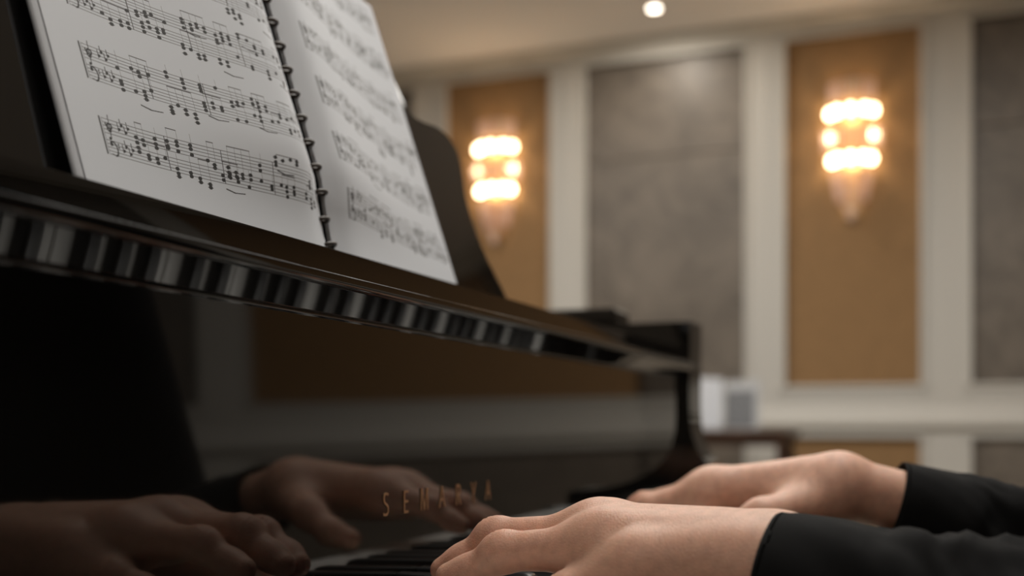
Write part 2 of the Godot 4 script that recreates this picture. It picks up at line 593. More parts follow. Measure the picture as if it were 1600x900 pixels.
func build_piano() -> void:
	var pn := thing("grand_piano", "black lacquered grand piano with raised music desk and gold fallboard lettering", "piano", Vector3(0, 0, 0))
	var za := -(MID - 0.70)
	var zb := -(MID + 0.70)
	# fallboard: face, cove and lip in one profile
	var o := PackedVector2Array()
	o.append(Vector2(face_x(-0.120), EYE - 0.120))
	for k in range(1, 9):
		var h := lerpf(-0.12, 0.0568, k / 8.0)
		o.append(Vector2(face_x(h), EYE + h))
	for k in 7:
		var a := -PI * 0.45 + k * PI * 0.12
		o.append(Vector2(-0.3098 + cos(a) * 0.0011, EYE + 0.0583 + sin(a) * 0.0011))
	# shallow concave cove from the face up to the lip
	for k in 11:
		var t := k / 10.0
		var sag := 0.0003 * 4.0 * t * (1.0 - t)
		var q := Vector2(-0.3095, 0.0596).lerp(Vector2(-0.2965, 0.0712), t) + Vector2(-0.685, 0.73) * sag
		o.append(Vector2(q.x, EYE + q.y))
	o.append_array(PackedVector2Array([Vector2(-0.2915, EYE + 0.0706), Vector2(-0.2902, EYE + 0.0709), Vector2(-0.2894, EYE + 0.0716), Vector2(-0.289, EYE + 0.073), Vector2(-0.289, EYE + 0.0752), Vector2(-0.2893, EYE + 0.0764), Vector2(-0.2902, EYE + 0.0770), Vector2(-0.2915, EYE + 0.0772), Vector2(-0.335, EYE + 0.079), Vector2(-0.335, EYE - 0.120)]))
	var fb := mesh_node("fallboard", extrude(o, za, zb), mats.lacquer, pn)
	var font := SystemFont.new()
	font.font_names = PackedStringArray(["Droid Sans"])
	var word := "SEMARYA"
	for k in word.length():
		var tm := TextMesh.new()
		tm.font = font
		tm.text = word[k]
		tm.font_size = 64
		tm.pixel_size = 0.0002990
		tm.depth = 0.0006
		var l := 0.569 + k * 0.0253
		var lt := mesh_node("letter", tm, mats.lettering, fb)
		lt.basis = Basis(Vector3.UP, PI / 2) * Basis.from_scale(Vector3(0.80, 1.0, 1.0))
		lt.position = W(face_x(-0.0463) + 0.0002, -0.0463, l)
	# keys
	var wpitch := 1.22 / 52.0
	var kw := cbox(Vector3(0.165, 0.022, wpitch - 0.0011), 0.0012)
	var bass := MID - 0.61
	for k in 52:
		mesh_node("white_key", kw, mats.ivory, pn).position = W(-0.1625 - 0.08, KEY_H - 0.011, bass + (k + 0.5) * wpitch)
	var kb := black_key_mesh()
	# white index 0 = A; blacks follow A, C, D, F, G
	for k in 51:
		var note := k % 7          # A B C D E F G
		if note in [0, 2, 3, 5, 6]:
			var shift: float = {0: 0.0022, 2: -0.0022, 3: 0.0022, 5: -0.0024, 6: 0.0}[note]
			mesh_node("black_key", kb, mats.ebony, pn).position = W(0, KEY_H, bass + (k + 1) * wpitch + shift)
	box("key_felt", W(-0.318, KEY_H - 0.004, MID - 0.615), W(-0.3055, KEY_H + 0.002, MID + 0.615), mats.felt, pn, 0.001)
	for e in [[MID - 0.699, MID - 0.612], [MID + 0.612, MID + 0.699]]:
		box("key_block", W(-0.335, KEY_H - 0.05, e[0]), W(-0.152, KEY_H + 0.004, e[1]), mats.lacquer, pn, 0.004)
	box("key_slip", W(-0.158, KEY_H - 0.055, MID - 0.70), W(-0.135, KEY_H - 0.012, MID + 0.70), mats.lacquer, pn, 0.004)
	box("keybed", W(-0.60, KEY_H - 0.115, MID - 0.765), W(-0.135, KEY_H - 0.055, MID + 0.765), mats.lacquer, pn, 0.004)
	# arms: side walls whose front edge sweeps down towards the player
	var arm := []
	for p in [Vector2(-0.300, 0.128), Vector2(-0.3005, 0.06), Vector2(-0.3005, 0.02), Vector2(-0.297, -0.012), Vector2(-0.2865, -0.036), Vector2(-0.268, -0.054), Vector2(-0.240, -0.067), Vector2(-0.205, -0.0745), Vector2(-0.168, -0.0765)]:
		arm.append(p)
	var ap := PackedVector2Array()
	for p in spline(arm, 5):
		ap.append(Vector2(p.x, EYE + p.y))
	for k in 7:
		var a := PI / 2 - k * PI / 12
		ap.append(Vector2(-0.166 + cos(a) * 0.012, EYE - 0.0885 + sin(a) * 0.012))
	ap.append_array(PackedVector2Array([Vector2(-0.154, EYE - 0.2), Vector2(-0.62, EYE - 0.2), Vector2(-0.62, EYE + 0.128)]))
	for e in [[MID - 0.70, MID - 0.765], [MID + 0.70, MID + 0.765]]:
		mesh_node("arm", extrude(ap, -e[0], -e[1]), mats.lacquer, pn)
		box("lid_rest", W(-0.52, 0.128, e[0]), W(-0.395, 0.149, e[1]), mats.lacquer, pn, 0.004)
	# music shelf with its ledge
	var sh := PackedVector2Array()
	for p in [Vector2(-0.345, 0.079), Vector2(-0.3402, 0.0805), Vector2(-0.340, 0.1038), Vector2(-0.3402, 0.1043), Vector2(-0.3407, 0.1045), Vector2(-0.350, 0.1045), Vector2(-0.351, 0.104), Vector2(-0.352, 0.097), Vector2(-0.53, 0.097), Vector2(-0.53, 0.079)]:
		sh.append(Vector2(p.x, EYE + p.y))
	mesh_node("music_shelf", extrude(sh, za, zb), mats.lacquer, pn)
	build_desk(pn)
	# case, lid
	var body := [Vector2(-0.52, 0.13), Vector2(-1.0, 0.13), Vector2(-1.75, 0.13), Vector2(-1.90, 0.09), Vector2(-1.97, -0.02), Vector2(-1.98, -0.18), Vector2(-1.90, -0.34), Vector2(-1.72, -0.47), Vector2(-1.50, -0.62), Vector2(-1.32, -0.85), Vector2(-1.15, -1.12), Vector2(-0.95, -1.31), Vector2(-0.75, -1.39), Vector2(-0.52, -1.40)]
	var bp := PackedVector2Array()
	for p in spline(body, 4):
		bp.append(p)
	var cs := mesh_node("case", extrude(bp, 0.0, 0.36), mats.lacquer, pn)
	lay(cs, EYE + 0.128 - 0.36)
	var ld := mesh_node("lid", extrude(bp, 0.0, 0.021), mats.lacquer, pn)
	lay(ld, EYE + 0.1282)
	# legs and pedal lyre
	var leg := lathe([[0.0, 0.06], [0.045, 0.06], [0.05, 0.075], [0.04, 0.09], [0.042, 0.2], [0.055, 0.42], [0.065, 0.52], [0.075, 0.55], [0.075, 0.60], [0.07, 0.625], [0.0, 0.625]], 8)
	var wheel := lathe([[0.0, -0.012], [0.028, -0.012], [0.032, 0.0], [0.028, 0.012], [0.0, 0.012]], 16)
	for p in [Vector2(-0.42, 0.05), Vector2(-0.42, -1.32), Vector2(-1.72, -0.17)]:
		var lg := mesh_node("leg", leg, mats.lacquer, pn)
		lg.position = Vector3(p.x, 0, p.y)
		var wh := mesh_node("caster", wheel, mats.brass, lg)
		wh.position = Vector3(0, 0.032, 0)
		wh.rotation.x = PI / 2
	var ly := mesh_node("pedal_lyre", cbox(Vector3(0.09, 0.07, 0.30), 0.006), mats.lacquer, pn)
	ly.position = Vector3(-0.45, 0.12, -MID)
	for s in [-1, 1]:
		mesh_node("lyre_post", tube([Vector3(0, 0, 0.1 * s), Vector3(0, 0.25, 0.07 * s), Vector3(0, 0.5, 0.09 * s)], 0.018, 10), mats.lacquer, ly)
	for k in 3:
		var pd := mesh_node("pedal", cbox(Vector3(0.13, 0.012, 0.025), 0.004), mats.brass, ly)
		pd.position = Vector3(0.09, -0.02, 0.065 * (k - 1))

func lay(o: MeshInstance3D, y: float) -> void:
	# outline (x, z) drawn along local z -> upright
	o.basis = Basis(Vector3(1, 0, 0), Vector3(0, 0, 1), Vector3(0, 1, 0))
	o.position.y = y

func black_key_mesh() -> ArrayMesh:
	# tapered sides, sloping front, rounded top
	var rings := []
	var prof := [[-0.326, 0.0095], [-0.237, 0.0095], [-0.2335, 0.0086], [-0.231, 0.0065], [-0.2275, -0.004]]
	for p in prof:
		var h: float = p[1]
		var k := 1.0 if h > 0.0 else 1.0
		var ring := []
		for q in [[-0.0069, -0.006], [-0.0058, 0.72], [-0.0051, 0.93], [-0.0038, 1.0], [0.0038, 1.0], [0.0051, 0.93], [0.0058, 0.72], [0.0069, -0.006]]:
			var y: float = -0.006 if q[1] < 0.0 else -0.006 + (h + 0.006) * q[1]
			ring.append(Vector3(p[0], y, q[0] * k))
		rings.append(ring)
	return skin(rings, true, true)

func build_desk(pn: Node3D) -> void:
	# outline in (l along the keyboard, s up the plate), right half measured, left half its mirror image
	var right := [Vector2(0.936, 0.0), Vector2(0.934, 0.021), Vector2(0.922, 0.041), Vector2(0.911, 0.060), Vector2(0.904, 0.084), Vector2(0.904, 0.112), Vector2(0.912, 0.135), Vector2(0.918, 0.156), Vector2(0.909, 0.170), Vector2(0.888, 0.176), Vector2(0.856, 0.173), Vector2(0.832, 0.176), Vector2(0.814, 0.205), Vector2(0.799, 0.255), Vector2(0.765, 0.287), Vector2(0.70, 0.297), Vector2(0.635, 0.30)]
	var half := spline(right, 4)
	var o := PackedVector2Array()
	for p in half:
		o.append(p)
	for k in range(half.size() - 2, -1, -1):
		o.append(Vector2(2 * MID - half[k].x, half[k].y))
	var d := mesh_node("music_desk", extrude(o, 0.0, -0.014), mats.lacquer, pn)
	var phi := deg_to_rad(17.3)
	# local x = along the keyboard, local y = up the plate, local z = out to the player
	d.basis = Basis(Vector3(0, 0, -1), Vector3(-sin(phi), cos(phi), 0), Vector3(cos(phi), sin(phi), 0))
	d.position = Vector3(-0.374, EYE + 0.0972, 0)
	var pr := mesh_node("desk_prop", cbox(Vector3(0.02, 0.16, 0.012), 0.002), mats.lacquer, pn)
	pr.position = W(-0.47, 0.17, MID)
	pr.rotation.z = 0.35

# ------------------------------------------------------------------ the music book
const PAGE_W := 0.1962
const PAGE_H := 0.262
var lines := {}

func page_point(l: float, s: float, lift: float) -> Vector3:
	var phi := deg_to_rad(18.6)
	# the spine is stiff: the pages stand off the desk towards the middle and dip at the coil
	var q := (l - 0.596) / 0.20
	var bulge := 0.022 * exp(-q * q * 3.2) - 0.010 * exp(-q * q * 160.0)
	bulge *= clampf(s / 0.05, 0.55, 1.0)
	var d := 0.3643 + s * sin(phi) - (bulge + lift) * cos(phi)
	return W(-d, 0.098 + s * cos(phi) + (bulge + lift) * sin(phi), l)

func page_mesh(l0: float, l1: float, s1: float, lift: float) -> ArrayMesh:
	var rings := []
	var uvs := []
	for i in 15:
		var ring := []
		var ur := []
		for k in 41:
			ring.append(page_point(lerpf(l0, l1, k / 40.0), s1 * i / 14.0, lift))
			ur.append(Vector2(k / 40.0, 1.0 - i / 14.0))
		rings.append(ring)
		uvs.append(ur)
	return skin(rings, false, false, uvs)

func page_block(l0: float, l1: float, s1: float, lift0: float, lift1: float) -> ArrayMesh:
	# a closed stack of sheets
	var rings := []
	for i in 15:
		var s := s1 * i / 14.0
		var ring := []
		for k in 31:
			ring.append(page_point(lerpf(l0, l1, k / 30.0), s, lift1))
		for k in 31:
			ring.append(page_point(lerpf(l1, l0, k / 30.0), s, lift0))
		rings.append(ring)
	return skin(rings, true, true)

func build_book() -> void:
	var b := thing("music_book", "open coil-bound book of piano sheet music leaning on the music desk", "sheet music", Vector3.ZERO)
	var gap := 0.0042
	var mid := 0.596
	mesh_node("page_stack", page_block(mid - gap - PAGE_W - 0.0042, mid - gap, PAGE_H, -0.0035, -0.0006), mats.paper, b)
	mesh_node("page_stack", page_block(mid + gap, mid + gap + 0.2022, PAGE_H, -0.0035, -0.0012), mats.paper, b)
	for k in 2:
		var l0 := mid - gap - PAGE_W if k == 0 else mid + gap
		var pw := PAGE_W if k == 0 else 0.2012
		var m := std(Color(0.73, 0.755, 0.80), 0.7)
		m.albedo_texture = ImageTexture.create_from_image(score(k + 5))
		mesh_node("music_page", page_mesh(l0, l0 + pw, PAGE_H, 0.0), m, b)
	for k in 15:
		var s := 0.012 + k * 0.0168
		var pts := []
		for j in 17:
			var a := TAU * j / 16
			var c := page_point(mid, s, 0.0)
			var n := Vector3(cos(deg_to_rad(18.6)), sin(deg_to_rad(18.6)), 0)
			pts.append(c + Vector3(0, 0.0016 * sin(a * 0.5), 0) + Vector3(0, 0, 1) * (cos(a) * 0.0058 + 0.0012) + n * (sin(a) * 0.0024 + 0.0008))
		mesh_node("coil_ring", tube(pts, 0.0013, 6), mats.coil, b)

# one printed page: staves, brackets, clefs, notes and beams
func score(sd: int) -> Image:
	var w := 1212
	var h := int(w * PAGE_H / PAGE_W)
	var px := w / PAGE_W
	var im := Image.create(w, h, false, Image.FORMAT_RGB8)
	im.fill(Color.WHITE)
	var rng := RandomNumberGenerator.new()
	rng.seed = sd
	var ink := Color(0.07, 0.05, 0.04)
	var gap := 0.0075 / 4.0 * px
	for sys in 6:
		var base := 0.0335 + sys * 0.0395
		var x0 := 0.0215 * px
		var x1 := (PAGE_W - 0.012) * px
		var tops := [h - (base + 0.0185) * px, h - (base + 0.0072) * px]
		stroke(im, Vector2(x0 - 12, tops[0]), Vector2(x0 - 12, tops[1] + gap * 4), 6.0, ink)
		stroke(im, Vector2(x0 - 4, tops[0]), Vector2(x0 - 4, tops[1] + gap * 4), 1.6, ink)
		var bars := []
		var bx := x0
		for k in 4:
			bx += (x1 - x0) / 4.0
			bars.append(bx)
			im.fill_rect(Rect2i(int(bx), int(tops[0]), 3, int(tops[1] + gap * 4 - tops[0])), ink)
		for st in 2:
			var top: float = tops[st]
			for k in 5:
				im.fill_rect(Rect2i(int(x0 - 4), int(top + k * gap), int(x1 - x0 + 4), 2), Color(0.36, 0.34, 0.33))
			# clef
			if st == 0:
				var last := Vector2.ZERO
				for k in 40:
					var t := k / 39.0
					var a := t * 9.0
					var r := gap * (0.5 + 1.0 * t)
					var q := Vector2(x0 + 20, top + gap * 2.9) + Vector2(cos(a) * r * 0.8, sin(a) * r - t * t * gap * 2.2)
					if k: stroke(im, last, q, 5.0, ink)
					last = q
				stroke(im, Vector2(x0 + 24, top - gap * 1.2), Vector2(x0 + 20, top + gap * 5.4), 3.0, ink)
				blob(im, Vector2(x0 + 15, top + gap * 5.4), 5, 5, ink)
			else:
				blob(im, Vector2(x0 + 14, top + gap), 6, 6, ink)
				var last2 := Vector2(x0 + 12, top + gap)
				for k in 24:
					var a := -2.6 + k * 0.18
					var q2 := Vector2(x0 + 22, top + gap * 1.5) + Vector2(cos(a) * gap * 1.1, sin(a) * gap * 1.5 + k * 0.6)
					stroke(im, last2, q2, 5.0, ink)
					last2 = q2
				stroke(im, last2, Vector2(x0 + 8, top + gap * 3.9), 3.0, ink)
				blob(im, Vector2(x0 + 42, top + gap * 0.6), 3, 3, ink)
				blob(im, Vector2(x0 + 42, top + gap * 1.5), 3, 3, ink)
			# key signature: flats
			for k in 4:
				var fx := x0 + 58 + k * 13
				var fy: float = top + gap * [2.0, 0.6, 2.4, 1.0][k]
				stroke(im, Vector2(fx, fy - gap * 1.6), Vector2(fx, fy + gap * 0.6), 3.4, ink)
				blob(im, Vector2(fx + 4, fy), 6, 5, ink)
			# notes
			var x := x0 + 128.0
			while x < x1 - 30:
				var n := rng.randi_range(1, 4) if rng.randf() < 0.7 else 1
				var beam := n > 1
				var pos := []
				var y := top + gap * rng.randf_range(-0.8, 4.4)
				for k in n:
					y = clampf(y + gap * rng.randf_range(-1.3, 1.3), top - gap * 2.0, top + gap * 6.0)
					var chord := rng.randi_range(1, 3)
					for c in chord:
						var yy := y + c * gap * rng.randf_range(0.9, 1.6)
						blob(im, Vector2(x, yy), 9, 7, ink)
						if yy > top + gap * 4.6 or yy < top - gap * 0.6:
							im.fill_rect(Rect2i(int(x - 13), int(yy), 26, 2), ink)
					pos.append(Vector2(x + 7, y))
					x += rng.randf_range(26, 44)
				var stem := top - gap * 1.6 if y > top + gap * 1.5 else top - gap * 2.6
				for q in pos:
					stroke(im, q, Vector2(q.x, stem), 1.6, Color(0.25, 0.23, 0.22))
				if beam:
					stroke(im, Vector2(pos[0].x, stem), Vector2(pos[-1].x, stem), 3.6, Color(0.2, 0.18, 0.17))
				if rng.randf() < 0.18:
					var a: Vector2 = pos[0] + Vector2(0, gap * 4.0)
					stroke(im, a, a + Vector2(40, 8), 4.0, ink)
					stroke(im, a + Vector2(40, 8), a + Vector2(90, 4), 3.0, ink)
				x += rng.randf_range(8, 46)
	return im

func blob(im: Image, c: Vector2, rx: int, ry: int, ink: Color) -> void:
	for y in range(-ry, ry + 1):
		var half := int(rx * sqrt(maxf(0.0, 1.0 - float(y * y) / (ry * ry))))
		im.fill_rect(Rect2i(int(c.x) - half - y / 3, int(c.y) + y, half * 2 + 1, 1), ink)

func stroke(im: Image, a: Vector2, b: Vector2, width: float, ink: Color) -> void:
	var n := int(maxf(1.0, a.distance_to(b) / maxf(1.0, width * 0.4)))
	for k in n + 1:
		var p := a.lerp(b, float(k) / n)
		im.fill_rect(Rect2i(int(p.x - width / 2), int(p.y - width / 2), maxi(1, int(width)), maxi(1, int(width))), ink)

# ------------------------------------------------------------------ smooth bodies: tapered capsules, joined and meshed as surface nets
class Flesh:
	var a := PackedVector3Array()
	var ba := PackedVector3Array()
	var il := PackedFloat32Array()
	var ra := PackedFloat32Array()
	var dr := PackedFloat32Array()
	var grp := PackedInt32Array()
	var k_in := [0.016, 0.006, 0.006, 0.006, 0.006, 0.006]   # join inside each group
	var k_fingers := 0.0022
	var k_all := 0.011
	var creases := []        # [centre, axis, width, depth, waves, radius, side]
	var dents := []          # [centre, radius, depth]
	func bone(p: Vector3, q: Vector3, r0: float, r1: float, g := 0) -> void:
		a.append(p); ba.append(q - p)
		il.append(1.0 / maxf((q - p).length_squared(), 1e-9))
		ra.append(r0); dr.append(r1 - r0); grp.append(g)
	func at(p: Vector3, near: PackedInt32Array) -> float:
		var d0 := 1.0
		var df := 1.0
		var cur := -1
		var dg := 1.0
		for i in near:
			var pa := p - a[i]
			var b := ba[i]
			var t := clampf(pa.dot(b) * il[i], 0.0, 1.0)
			var d := (pa - b * t).length() - ra[i] - t * dr[i]
			var g := grp[i]
			if g == 0:
				var h := maxf(k_in[0] - absf(d - d0), 0.0)
				d0 = minf(d, d0) - h * h * 0.25 / k_in[0]
			else:
				if g != cur:
					if cur > 0:
						var h := maxf(k_fingers - absf(df - dg), 0.0)
						df = minf(df, dg) - h * h * 0.25 / k_fingers
					cur = g
					dg = 1.0
				var h := maxf(k_in[g] - absf(d - dg), 0.0)
				dg = minf(d, dg) - h * h * 0.25 / k_in[g]
		if cur > 0:
			var h := maxf(k_fingers - absf(df - dg), 0.0)
			df = minf(df, dg) - h * h * 0.25 / k_fingers
		var h2 := maxf(k_all - absf(d0 - df), 0.0)
		var d := minf(d0, df) - h2 * h2 * 0.25 / k_all
		if absf(d) < 0.01:
			for c in creases:
				var v: Vector3 = p - c[0]
				if v.length_squared() < c[5] * c[5]:
					var s: float = v.dot(c[1]) / c[2]
					var up: float = clampf(v.dot(c[6]) * 120.0, 0.0, 1.0)
					if absf(s) < 1.0:
						var env := (1.0 - s * s)
						d += c[3] * env * up * (0.5 + 0.5 * cos(s * PI * c[4]))
			for c in dents:
				var v: Vector3 = p - c[0]
				var q: float = v.length_squared() / (c[1] * c[1])
				if q < 1.0:
					d += c[2] * (1.0 - q) * (1.0 - q)
		return d
	func mesh(cell: float, pos: PackedVector3Array, idx: PackedInt32Array) -> void:
		var lo := Vector3.ONE * 1e9
		var hi := -lo
		for i in a.size():
			var r: float = maxf(ra[i], ra[i] + dr[i]) + cell * 3.0 + k_in[0] * 0.6
			for q in [a[i], a[i] + ba[i]]:
				lo = lo.min(q - Vector3.ONE * r)
				hi = hi.max(q + Vector3.ONE * r)
		var B := 6
		var nb := Vector3i(((hi - lo) / (cell * B)).ceil())
		var nx := nb.x * B + 1
		var ny := nb.y * B + 1
		var nz := nb.z * B + 1
		var val := PackedFloat32Array()
		val.resize(nx * ny * nz)
		val.fill(9.0)
		var all := PackedInt32Array(range(a.size()))
		var half := cell * B * 0.5
		var reach := half * 1.7321
		var active := []
		for bz in nb.z:
			for by in nb.y:
				for bx in nb.x:
					var c := lo + Vector3(bx + 0.5, by + 0.5, bz + 0.5) * (cell * B)
					var near := PackedInt32Array()
					var best := 9.0
					for i in all:
						var pa := c - a[i]
						var t := clampf(pa.dot(ba[i]) * il[i], 0.0, 1.0)
						var d := (pa - ba[i] * t).length() - ra[i] - t * dr[i]
						if d < best: best = d
						if d < reach + 0.034: near.append(i)
					if best > reach + 0.016 or near.is_empty() or best < -reach - 0.012:
						continue
					active.append(Vector3i(bx, by, bz))
					for z in B + 1:
						for y in B + 1:
							var row := ((bz * B + z) * ny + by * B + y) * nx + bx * B
							for x in B + 1:
								if val[row + x] == 9.0:
									val[row + x] = at(lo + Vector3(bx * B + x, by * B + y, bz * B + z) * cell, near)
		var ids := {}
		var sx := 1
		var sy := nx
		var sz := nx * ny
		var offs := [0, sx, sy, sx + sy, sz, sx + sz, sy + sz, sx + sy + sz]
		var offv := [Vector3(0, 0, 0), Vector3(1, 0, 0), Vector3(0, 1, 0), Vector3(1, 1, 0), Vector3(0, 0, 1), Vector3(1, 0, 1), Vector3(0, 1, 1), Vector3(1, 1, 1)]
		var edges := [[0, 1], [2, 3], [4, 5], [6, 7], [0, 2], [1, 3], [4, 6], [5, 7], [0, 4], [1, 5], [2, 6], [3, 7]]
		for b in active:
			for z in B:
				for y in B:
					var row: int = ((b.z * B + z) * ny + b.y * B + y) * nx + b.x * B
					for x in B:
						var n := row + x
						var s := val[n] < 0.0
						if s == (val[n + sx] < 0.0) and s == (val[n + sy] < 0.0) and s == (val[n + sz] < 0.0) and s == (val[n + sx + sy] < 0.0) and s == (val[n + sx + sz] < 0.0) and s == (val[n + sy + sz] < 0.0) and s == (val[n + sx + sy + sz] < 0.0):
							continue
						var sum := Vector3.ZERO
						var cnt := 0
						for e in edges:
							var v0 := val[n + offs[e[0]]]
							var v1 := val[n + offs[e[1]]]
							if (v0 < 0.0) != (v1 < 0.0):
								sum += offv[e[0]].lerp(offv[e[1]], v0 / (v0 - v1))
								cnt += 1
						ids[n] = pos.size()
						pos.append(lo + (Vector3(b.x * B + x, b.y * B + y, b.z * B + z) + sum / cnt) * cell)
		for n in ids:
			var s := val[n] < 0.0
			for ax in [[sx, sy, sz], [sy, sz, sx], [sz, sx, sy]]:
				if s != (val[n + ax[0]] < 0.0):
					var p: int = ids.get(n - ax[1], -1)
					var q: int = ids.get(n - ax[1] - ax[2], -1)
					var r: int = ids.get(n - ax[2], -1)
					var o: int = ids[n]
					if p < 0 or q < 0 or r < 0:
						continue
					if s:
						idx.append_array(PackedInt32Array([o, q, p, o, r, q]))
					else:
						idx.append_array(PackedInt32Array([o, p, q, o, q, r]))

# a hand. j: wrist, then for index, middle, ring, little: MCP, PIP, DIP, tip; thumb: base, MCP, IP, tip. back: out of the back of the hand
func hand(wrist: Vector3, elbow: Vector3, fore: float, web: float, j: Array, thumb: Array, size: float, back: Vector3, cell: float, pos: PackedVector3Array, idx: PackedInt32Array) -> void:
	var f := Flesh.new()
	var across: Vector3 = (j[0][0] - j[3][0]).normalized()      # from the little finger to the index
	var r_mcp := [0.0125, 0.0125, 0.0118, 0.0108]
	var r_pip := [0.0093, 0.0096, 0.0092, 0.0080]
	var r_dip := [0.0080, 0.0082, 0.0079, 0.0070]
	var r_tip := [0.0070, 0.0072, 0.0070, 0.0062]
	# forearm and wrist
	for s in [-1.0, 1.0]:
		f.bone(elbow + across * 0.012 * s * size, wrist + across * 0.0125 * s * size, fore * size, fore * size)
	# metacarpals, thicker towards the wrist
	for k in 4:
		var carpal: Vector3 = wrist + across * (1.5 - k) * 0.0092 * size
		var mcp: Vector3 = j[k][0]
		f.bone(carpal, mcp - back * 0.003, 0.0150 * size, 0.0118 * size)
		f.bone(mcp - back * 0.002, mcp + back * 0.0003, r_mcp[k] * size, r_mcp[k] * size * 0.9)
		# tendon
		f.bone(carpal.lerp(mcp, 0.3) + back * 0.0110 * size, mcp + back * 0.0090 * size, 0.0022 * size, 0.0028 * size)
		if k < 3:
			# flesh between neighbouring bones of the back
			var between: Vector3 = (mcp + j[k + 1][0]) / 2.0
			f.bone(wrist + across * (1.0 - k) * 0.0092 * size, between.lerp(wrist, 0.06) - back * 0.002, 0.0150 * size, 0.0108 * size)
			var nx: Vector3 = j[k + 1][0]
			f.bone(mcp.lerp(j[k][1], 0.10) - back * 0.004, nx.lerp(j[k + 1][1], 0.10) - back * 0.004, 0.0088 * size, 0.0088 * size)
			f.dents.append([mcp.lerp(nx, 0.5) + back * 0.010, 0.010, 0.0016])
	# heel of the hand on the little finger's side, ball of the thumb
	f.bone(wrist - across * 0.018 * size - back * 0.010, (j[3][0] as Vector3).lerp(wrist, 0.25) - back * 0.010, 0.0155 * size, 0.012 * size)
	f.bone(thumb[0], thumb[1], 0.0175 * size, 0.0125 * size)
	f.bone((thumb[0] as Vector3).lerp(thumb[1], 0.35), (j[0][0] as Vector3).lerp(wrist, 0.42) - back * 0.006, web * size, web * 0.85 * size)
	# fingers
	for k in 4:
		var c: Array = j[k]
		var g := k + 1
		f.bone((c[0] as Vector3).lerp(wrist, 0.06), c[1], (0.0128 if k == 0 else 0.0118 if k < 3 else 0.0098) * size, r_pip[k] * size * 1.02, g)
		f.bone(c[1], c[1], r_pip[k] * size * 0.97, r_pip[k] * size * 0.97, g)
		f.bone(c[1], c[2], r_pip[k] * size * 0.94, r_dip[k] * size * 0.95, g)
		f.bone(c[2], c[3], r_dip[k] * size, r_tip[k] * size, g)
		# creases over the middle knuckle
		var axis: Vector3 = ((c[2] as Vector3) - c[0]).normalized()
		var bend: Vector3 = ((c[1] as Vector3) - ((c[0] as Vector3) + c[2]) / 2).normalized()
		f.creases.append([(c[1] as Vector3) - axis * 0.0005, axis, 0.0075, 0.0012, 5.0, 0.016, bend])
	f.bone(thumb[1], thumb[2], 0.0115 * size, 0.0105 * size, 5)
	f.bone(thumb[2], thumb[3], 0.0105 * size, 0.0085 * size, 5)
	var p2 := PackedVector3Array()
	var i2 := PackedInt32Array()
	f.mesh(cell, p2, i2)
	var s0 := pos.size()
	pos.append_array(p2)
	for i in i2:
		idx.append(i + s0)

# a sleeve: rings round a path, from the turned-in hem at the cuff to the elbow
func sleeve(path: Array, radii: Array, flat: float, sd: int, amp: float) -> ArrayMesh:
	var pts := spline(path, 14)
	var rad := spline(radii, 14)
	var n := FastNoiseLite.new()
	n.seed = sd
	n.frequency = 13.0
	n.fractal_octaves = 3
	var rings := []
	var total := 0.0
	var first := true
	for i in pts.size():
		var d: Vector3 = (pts[mini(i + 1, pts.size() - 1)] - pts[maxi(i - 1, 0)]).normalized()
		if i: total += pts[i].distance_to(pts[i - 1])
		var up := (Vector3.UP - d * d.dot(Vector3.UP)).normalized()
		var side := d.cross(up)
		var make := func(scale: float, back: float) -> Array:
			var ring := []
			for k in 72:
				var ang := TAU * k / 72
				var dirv := up * cos(ang) + side * sin(ang) * flat
				var grow := smoothstep(0.015, 0.07, total)
				var w := n.get_noise_3d(pts[i].x * 1.2 + cos(ang) * 0.05, pts[i].y + sin(ang) * 0.05, pts[i].z) * amp * (0.12 + grow)
				# folds that run round the arm
				w += sin(total * 62.0 + 1.6 * sin(ang + sd) + n.get_noise_2d(ang * 0.02, total * 2.0) * 3.0) * amp * 0.38 * grow * (0.6 + 0.4 * cos(ang - 0.6))
				ring.append(pts[i] + d * back + dirv * (rad[i] + w) * scale)
			return ring
		if first:
			rings.append(make.call(0.90, 0.020))
			rings.append(make.call(0.945, 0.003))
			rings.append(make.call(0.96, 0.0))
			rings.append(make.call(0.985, -0.0006))
			rings.append(make.call(1.0, 0.0008))
			rings.append(make.call(1.003, 0.003))
			first = false
		else:
			rings.append(make.call(1.0, 0.0))
	return skin(rings, true)

